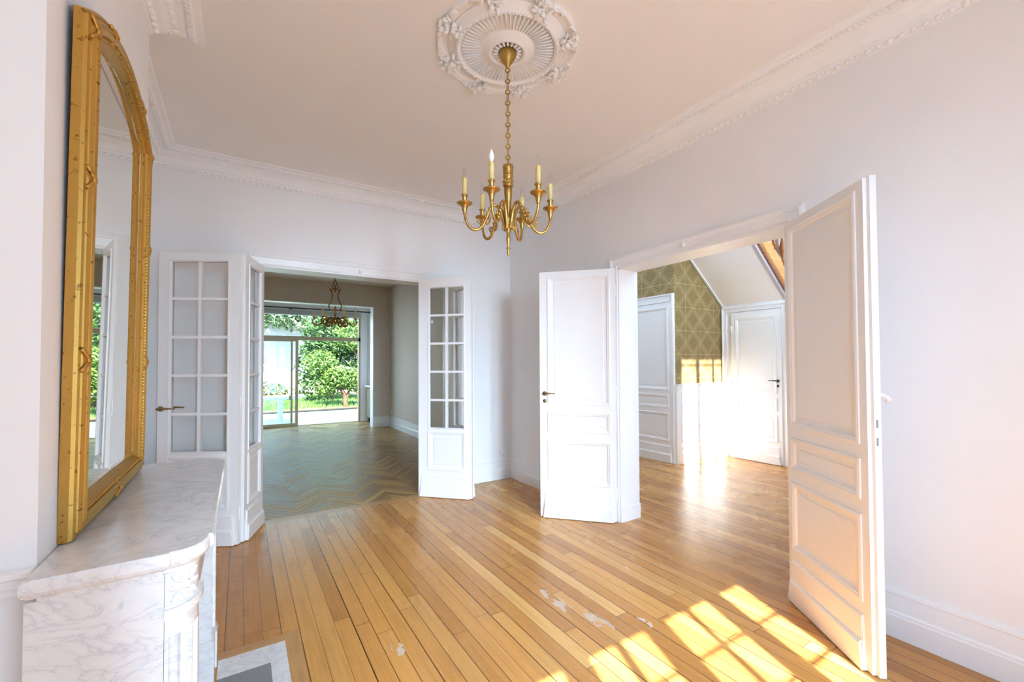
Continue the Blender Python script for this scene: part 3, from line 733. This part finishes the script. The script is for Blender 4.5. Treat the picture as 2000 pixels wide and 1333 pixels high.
c.lathe([(.022, Z(2.392)), (.0225, Z(2.37)), (.013, Z(2.235))], 24, flute=.13)
c.lathe([(.013, Z(2.235)), (.018, Z(2.230)), (.019, Z(2.205)), (.016, Z(2.195)), (.018, Z(2.165)), (.013, Z(2.156)), (.0115, Z(2.15)), (.0095, Z(2.112)), (.0125, Z(2.108)), (.0125, Z(2.102)), (.0075, Z(2.055)), (.006, Z(2.050)), (.0125, Z(2.047)), (.0125, Z(2.043)), (.005, Z(2.040)), (.0095, Z(2.028)), (.0085, Z(2.016)), (.004, Z(2.005)), (0, Z(2.000))], 20)
for k in range(6):
    a = 2*PI*k/6+.3; c.ball((.026*math.cos(a), .026*math.sin(a), Z(2.4225)), (.006, .006, .010), 8, 5)
c.build('stem', BRASS, ch)
PR = .243
def arm():
    m = MB(); p = bez([(.017, 0, Z(2.155)), (.026, 0, Z(2.19)), (.040, 0, Z(2.245)), (.066, 0, Z(2.283)), (.096, 0, Z(2.270)), (.120, 0, Z(2.215)), (.145, 0, Z(2.165)), (.180, 0, Z(2.142)), (.216, 0, Z(2.155)), (.237, 0, Z(2.195)), (PR, 0, Z(2.232))])
    m.tube(p, [.0105-.0035*i/len(p) for i in range(len(p))], 10)
    m.tube(bez([(.128, 0, Z(2.19)), (.150, 0, Z(2.178)), (.168, 0, Z(2.184)), (.172, 0, Z(2.197)), (.163, 0, Z(2.203)), (.157, 0, Z(2.196))], 4), .0042, 6)
    m.tube(bez([(.112, 0, Z(2.235)), (.104, 0, Z(2.205)), (.110, 0, Z(2.180)), (.122, 0, Z(2.176)), (.124, 0, Z(2.186))], 4), [.006]*4+[.005]*13, 6)
    m.tube([(.026, .0, Z(2.245)), (.031, 0, Z(2.20)), (.029, 0, Z(2.160)), (.033, 0, Z(2.150))], [.004, .007, .006, .005], 6)
    for k in range(5): m.ball((.105+.012*k, .0, Z(2.262-.022*k)), (.008, .011, .010), 6, 4)
    a = m.build('arm', BRASS, ch)
    m = MB(); m.lathe([(.009, Z(2.225)), (.0105, Z(2.235)), (.012, Z(2.240)), (.013, Z(2.250)), (.019, Z(2.268)), (.032, Z(2.279)), (.043, Z(2.283)), (.044, Z(2.287)), (.030, Z(2.286)), (.012, Z(2.285)), (.0, Z(2.285))], 32, (PR, 0, 0), flute=.07); m.build('drip_pan', BRASS, a)
    m = MB(); m.lathe([(.0, Z(2.285)), (.012, Z(2.286)), (.0145, Z(2.294)), (.013, Z(2.320)), (.014, Z(2.322)), (.0195, Z(2.326)), (.0195, Z(2.331)), (.0, Z(2.332))], 18, (PR, 0, 0)); m.build('candle_socket', BRASS, a)
    m = MB(); m.lathe([(.0, Z(2.330)), (.0135, Z(2.330)), (.013, Z(2.420)), (.012, Z(2.424)), (.006, Z(2.425)), (0, Z(2.425))], 18, (PR, 0, 0))
    for k in range(5): q = k*1.3; m.ball((PR+.0128*math.cos(q), .0128*math.sin(q), Z(2.412-.004*(k % 3))), (.003, .003, .012), 6, 4)
    m.build('candle_sleeve', CANDLE, a)
    m = MB(); m.lathe([(.007, Z(2.424)), (.0075, Z(2.430)), (.013, Z(2.446)), (.0135, Z(2.456)), (.009, Z(2.474)), (.004, Z(2.488)), (0, Z(2.492))], 14, (PR, 0, 0)); m.build('bulb', BULB, a)
    return a
a0 = arm(); arms = [a0]+[copy_tree(a0, ch) for _ in range(5)]
for k, a in enumerate(arms): a.rotation_euler = (0, 0, R(-22+60*k))
for q in arms[4].children:   # the one white opaque bulb
    if q.name.startswith('bulb'):
        q.data = q.data.copy(); q.data.materials[0] = BULBW; q['label'] = 'white opaque bulb'

# ------------------------------------------------------------------ bronze chandelier in the garden room
CX, CY = -1.600, 2.62
c2 = thing('chandelier', 'small dark bronze chandelier with lyre frame hanging in the garden room', 'chandelier', (CX, CY, 1.98))
def Z2(z): return z-1.98
m = MB(); ca, sa = math.cos(.26), math.sin(-.26)
m.lathe([(.0, Z2(3.158)), (.045, Z2(3.158)), (.04, Z2(3.13)), (.01, Z2(3.10)), (0, Z2(3.098))], 16); m.build('canopy', BRONZE, c2)
m = MB()
for k in range(13):
    z = 3.10-.0275*k
    m.tube([((.009*math.cos(q) if k % 2 else 0), (0 if k % 2 else .009*math.cos(q)), Z2(z)-.014+.018*math.sin(q)) for q in [2*PI*i/10 for i in range(10)]], .0035, 5, True)
m.build('chain', BRONZE, c2)
def xy(u, z, w=0): return (u*ca-w*sa, u*sa+w*ca, Z2(z))
m = MB(); m.tube(bez([xy(0, 2.735), xy(.02, 2.70), xy(.026, 2.67), xy(0, 2.635), xy(-.026, 2.67), xy(-.02, 2.70), xy(0, 2.735)], 4), .007, 6)
m.ball(xy(0, 2.60), (.022, .022, .022), 8, 6); m.lathe([(0, Z2(2.53)), (.008, Z2(2.545)), (.014, Z2(2.56)), (.006, Z2(2.585)), (.012, Z2(2.60))], 10); m.build('crown', BRONZE, c2)
for sg in (1, -1):
    m = MB()
    m.tube(bez([xy(0, 2.60), xy(.03*sg, 2.595), xy(.05*sg, 2.57), xy(.07*sg, 2.575), xy(.075*sg, 2.60)], 5), .009, 6)
    m.tube(bez([xy(.055*sg, 2.625), xy(.04*sg, 2.635), xy(.045*sg, 2.615)], 5), .008, 6)
    m.tube(bez([xy(.075*sg, 2.59), xy(.058*sg, 2.545), xy(.042*sg, 2.50), xy(.045*sg, 2.44), xy(.07*sg, 2.375), xy(.09*sg, 2.33), xy(.085*sg, 2.28), xy(.06*sg, 2.255), xy(.02*sg, 2.262)], 6), .009, 8)
    m.build('lyre_bar', BRONZE, c2)
m = MB(); m.lathe([(0, Z2(1.985)), (.008, Z2(2.0)), (.006, Z2(2.03)), (.03, Z2(2.06)), (.055, Z2(2.085)), (.035, Z2(2.12)), (.014, Z2(2.15)), (.02, Z2(2.19)), (.010, Z2(2.23)), (.02, Z2(2.26)), (.014, Z2(2.30)), (0, Z2(2.33))], 18, flute=.1); m.build('hub', BRONZE, c2)
def arm2():
    m = MB(); p = bez([(.03, 0, Z2(2.09)), (.07, 0, Z2(2.13)), (.13, 0, Z2(2.125)), (.19, 0, Z2(2.06)), (.25, 0, Z2(2.015)), (.305, 0, Z2(2.035)), (.325, 0, Z2(2.08)), (.305, 0, Z2(2.10)), (.30, 0, Z2(2.115))])
    m.tube(p, [.013-.004*i/len(p) for i in range(len(p))], 8)
    m.tube(bez([(.10, 0, Z2(2.10)), (.09, 0, Z2(2.03)), (.12, 0, Z2(2.0)), (.145, 0, Z2(2.03)), (.13, 0, Z2(2.07))], 4), .008, 6)
    m.tube(bez([(.285, 0, Z2(2.03)), (.27, 0, Z2(2.06)), (.285, 0, Z2(2.075))], 4), .008, 6)
    a = m.build('arm', BRONZE, c2)
    MB().lathe([(.01, Z2(2.11)), (.02, Z2(2.118)), (.046, Z2(2.122)), (.046, Z2(2.127)), (0, Z2(2.127))], 14, (.30, 0, 0)).build('drip_pan', BRONZE, a)
    MB().lathe([(.0, Z2(2.127)), (.019, Z2(2.13)), (.0165, Z2(2.16)), (.0165, Z2(2.252)), (0, Z2(2.255))], 12, (.30, 0, 0)).build('candle_sleeve', CANDLE, a)
    MB().lathe([(.008, Z2(2.253)), (.017, Z2(2.275)), (.015, Z2(2.295)), (.004, Z2(2.325)), (0, Z2(2.33))], 12, (.30, 0, 0)).build('bulb', BULB, a)
    return a
a0 = arm2()
for k in range(6):
    a = a0 if k == 0 else copy_tree(a0, c2); a.rotation_euler = (0, 0, R(60*k-15))
# ------------------------------------------------------------------ sockets, curtain rod, radiator
def socket(loc, rz, label):
    s = thing('wall_socket', label, 'socket', loc, rz)
    MB().box(-.041, .041, -.012, 0, -.041, .041).build('plate', WHITE, s, bevel=.004)
    m = MB(); m.lathe([(.022, 0), (.022, -.003), (0, -.003)], 18, (0, -.0115, 0), axis='y'); m.build('insert', PLASTER, s)
    m = MB()
    for dx in (-.0095, .0095): m.ball((dx, -.0150, 0), (.0028, .0012, .0028), 8, 4)
    m.build('pin_hole', DARK, s)
socket((-.121, 0, .308), 0, 'white wall socket above the skirting in the room corner')
socket((.035, 5.10, .335), R(-90), 'small wall socket above the skirting at far corner of garden room')
cr = thing('curtain_rod', 'dark curtain rod across the top of the sliding garden door', 'curtain rod', (0, 0, 0))
MB().tube([(-3.35, 6.36, 2.70), (-.16, 6.36, 2.70)], .014, 8).build('rod', DARK, cr)
MB().ball((-.15, 6.36, 2.70), .026, 10, 6).build('finial', DARK, cr)
MB().box(-1.92, -1.86, 6.36, 6.50, 2.685, 2.715).build('bracket', DARK, cr)
ra = thing('radiator', 'slim beige radiator beneath a white shelf in the bay of garden room', 'radiator', (-.05, 6.0, 0))
m = MB()
for k in range(9): m.box(-.16, -.06, -.36+.08*k, -.30+.08*k, .12, .82)
m.build('column', paint('beige_radiator', (.42, .33, .22), .5), ra, bevel=.008)
MB().box(-.20, 0, -.42, .42, .86, .89).build('shelf', WHITE, ra)
for y in (-.33, .31):
    MB().tube([(-.11, y, 0), (-.11, y, .13)], [.022, .012], 8).build('foot', DARK, ra)
for z in (.25, .70): MB().box(-.075, 0, -.34, .32, z, z+.03).build('bracket', DARK, ra)

# ------------------------------------------------------------------ sliding garden door
sdw = thing('window_3', 'wide bronze sliding garden door with transom, its right half open', 'sliding door', (0, 0, 0), kind=ST)
f = MB(); f.box(-3.30, -.34, 6.46, 6.56, 1.975, 2.065).box(-3.30, -.34, 6.47, 6.56, 2.57, 2.62).box(-.385, -.34, 6.46, 6.56, 0, 2.62).box(-3.30, -3.255, 6.46, 6.56, 0, 2.62).box(-3.30, -.34, 6.47, 6.56, -.02, .012)
f.build('frame', SLIDE, sdw)
p = MB(); p.box(-1.785, -1.725, 6.45, 6.485, .012, 1.975).box(-3.255, -1.785, 6.45, 6.485, .012, .075).box(-3.255, -1.785, 6.45, 6.485, 1.94, 1.975).box(-3.255, -3.20, 6.45, 6.485, .012, 1.975)
s1 = p.build('sliding_leaf', SLIDE, sdw); MB().box(-3.20, -1.785, 6.466, 6.470, .075, 1.94).build('pane', SKYPANE, s1)
p = MB(); p.box(-1.875, -1.835, 6.505, 6.54, .012, 1.975).box(-3.255, -1.875, 6.505, 6.54, .012, .06).box(-3.255, -3.21, 6.505, 6.54, .012, 1.975).box(-3.255, -1.875, 6.505, 6.54, 1.94, 1.975).box(-1.91, -1.84, 6.485, 6.505, .60, .70)
s2 = p.build('fixed_leaf', SLIDE, sdw); MB().box(-3.21, -1.875, 6.52, 6.524, .06, 1.94).build('pane', SKYPANE, s2)
MB().box(-3.255, -.385, 6.51, 6.514, 2.065, 2.57).build('transom_pane', SKYPANE, sdw)
MB().box(-3.30, -.34, 6.40, 6.50, 2.55, 2.66).build('trim_12', paint('pelmet_grey', (.45, .47, .46), .6), kind=ST)
MB().box(-.155, -.15, 6.488, 6.50, 0, 2.6).build('trim_13', SLATE, kind=ST)

# ------------------------------------------------------------------ garden
MB().box(-16, 14, 6.75, 9.9, -.20, -.03).build('patio', PAVE, kind=ST)
MB().box(-16, 14, 9.9, 11.2, -.20, .0).build('soil_bed', SOIL, kind=ST)
MB().box(-30, 30, 11.2, 40, -.25, -.02).build('lawn_ground', SOIL, kind=ST)
random.seed(11)
def blades(n, x0, x1, y0, y1, h):
    m = MB()
    for _ in range(n):
        x, y = random.uniform(x0, x1), random.uniform(y0, y1); a = random.uniform(0, PI); w = .02; hh = h*random.uniform(.5, 1.2); dx, dy = math.cos(a)*w, math.sin(a)*w
        m.add([(x-dx, y-dy, -.02), (x+dx, y+dy, -.02), (x+random.uniform(-.04, .04), y+random.uniform(-.04, .04), hh)], [(0, 1, 2)])
    return m
g = blades(16000, -8.5, 1.5, 10.6, 17, .11).build('grass', GRASS, normals=False); tag(g, 'green lawn grass beyond the patio in the garden', 'grass', kind='stuff')
MB().box(-20, 16, 20, 20.3, -.1, 4.2).build('wall_garden', RENDERED, kind=ST)
def foliage(n, blobs, size):
    m = MB(); tot = sum(b[3]*b[4]*b[5] for b in blobs)
    for cx, cy, cz, rx, ry, rz in blobs:
        for _ in range(max(40, int(n*rx*ry*rz/tot))):
            while True:
                p = Vector((random.uniform(-1, 1), random.uniform(-1, 1), random.uniform(-1, 1)))
                if .25 < p.length < 1: break
            c = Vector((cx+p.x*rx, cy+p.y*ry, max(.05, cz+p.z*rz))); s = size*random.uniform(.6, 1.3)
            rt = Euler((random.uniform(-1, 1), random.uniform(-1, 1), random.uniform(0, 6.28))).to_matrix()
            m.add([c+rt @ Vector(q) for q in ((-s, 0, 0), (0, -s*.42, .15*s), (s, 0, -.1*s), (0, s*.42, .15*s))], [(0, 1, 2, 3)])
    return m
def plant(name, label, cat, loc, stems, blobs, n, size, mat, group=None):
    t = thing(name, label, cat, loc, group=group)
    m = MB()
    for s in stems: m.tube(bez([s[0], s[1], s[2]], 5), [s[3]*(1-.6*i/10) for i in range(11)], 7)
    m.build('trunk', BARK, t); foliage(n, blobs, size).build('foliage', mat, t, normals=False); return t
plant('shrub', 'leafy yellow-green shrub with a short dark trunk beyond the open garden door', 'shrub', (.15, 10.7, 0),
      [((0, 0, -.05), (-.05, 0, .4), (-.35, 0, 1.1), .09), ((0, 0, -.05), (.05, .0, .35), (.3, .1, 1.0), .06), ((0, 0, 0), (-.12, .05, .5), (-.6, .1, 1.2), .05)],
      [(-.2, 0, 1.0, .6, .5, .38), (.3, .1, .85, .55, .5, .42), (-.75, .2, 1.45, .55, .5, .45), (-.5, .2, .75, .5, .4, .4)], 3000, .075, LEAF1)
plant('bush', 'dense dark green bush behind the yellow-green shrub', 'bush', (.15, 13.4, 0),
      [((0, 0, -.05), (0, 0, .6), (.1, 0, 1.6), .07)], [(-.5, 0, 1.5, .8, .7, .9), (.2, .2, 2.5, 1.3, .8, .9), (.6, .2, 1.3, .9, .7, .9), (-.5, 0, .6, .8, .6, .55)], 4200, .11, LEAF3)
plant('tree', 'slender tree with bare branches right of the shrub in the garden', 'tree', (1.45, 12.0, 0),
      [((0, 0, -.05), (-.1, 0, 1.2), (-.4, 0, 2.6), .08), ((-.1, 0, 1.0), (-.5, 0, 1.5), (-1.0, 0, 2.3), .04), ((-.1, 0, 1.1), (.2, 0, 1.8), (.4, 0, 3.0), .05)],
      [(-.6, 0, 2.5, .9, .8, .6), (.3, .2, 2.2, .9, .8, .8), (-.2, .2, 1.2, .7, .6, .7)], 2200, .09, LEAF1)
plant('tree', 'tall pale green tree spreading above the garden seen through the transom', 'tree', (.5, 18.2, 0),
      [((0, 0, -.05), (.1, 0, 1.6), (0, 0, 4.0), .14), ((.1, 0, 1.8), (1.0, 0, 2.8), (2.4, 0, 3.8), .07), ((.1, 0, 2.6), (-1.2, 0, 3.6), (-2.8, 0, 4.4), .06)],
      [(0, 0, 4.3, 3.2, 1.6, 1.4), (2.4, .3, 3.8, 2.4, 1.4, 1.2), (-3.0, .3, 4.3, 2.8, 1.4, 1.2)], 7500, .15, LEAF2)
plant('tree', 'leaning tree with grey branches at far left of the garden', 'tree', (-7.4, 15.0, 0),
      [((0, 0, -.05), (.4, 0, 1.8), (1.7, 0, 4.2), .09), ((.5, 0, 2.0), (1.5, 0, 2.7), (2.6, 0, 3.0), .04)],
      [(1.8, 0, 4.2, 1.8, 1.2, .9), (-.4, 0, 3.2, 1.2, 1.0, 1.2), (-.3, 0, 1.5, .9, .8, 1.2)], 2600, .13, LEAF2)
plant('hedge', 'low green planting along the foot of the pale garden wall', 'plant', (-3.4, 17.6, 0),
      [((0, 0, -.05), (0, 0, .2), (.1, 0, .5), .03)], [(-1.2, 0, .35, 1.6, .4, .45), (1.2, 0, .3, 1.5, .4, .38)], 1500, .10, LEAF1)
tb = thing('garden_table', 'white garden table on the patio behind the closed sliding pane', 'table', (-2.60, 8.05, -.03))
MB().box(-1.35, 1.18, -.35, .35, .60, .635).build('tabletop', TABLEW, tb, bevel=.008)
MB().box(-1.25, 1.06, -.26, .26, .55, .60).build('apron', TABLEW, tb)
l0 = MB().box(-.045, .045, -.045, .045, 0, .56).build('leg', TABLEW, tb); l0.location = (.62, -.22, 0)
for x, y in ((.62, .22), (-1.0, -.22), (-1.0, .22)):
    l = l0.copy(); COL.objects.link(l); l.location = (x, y, 0)
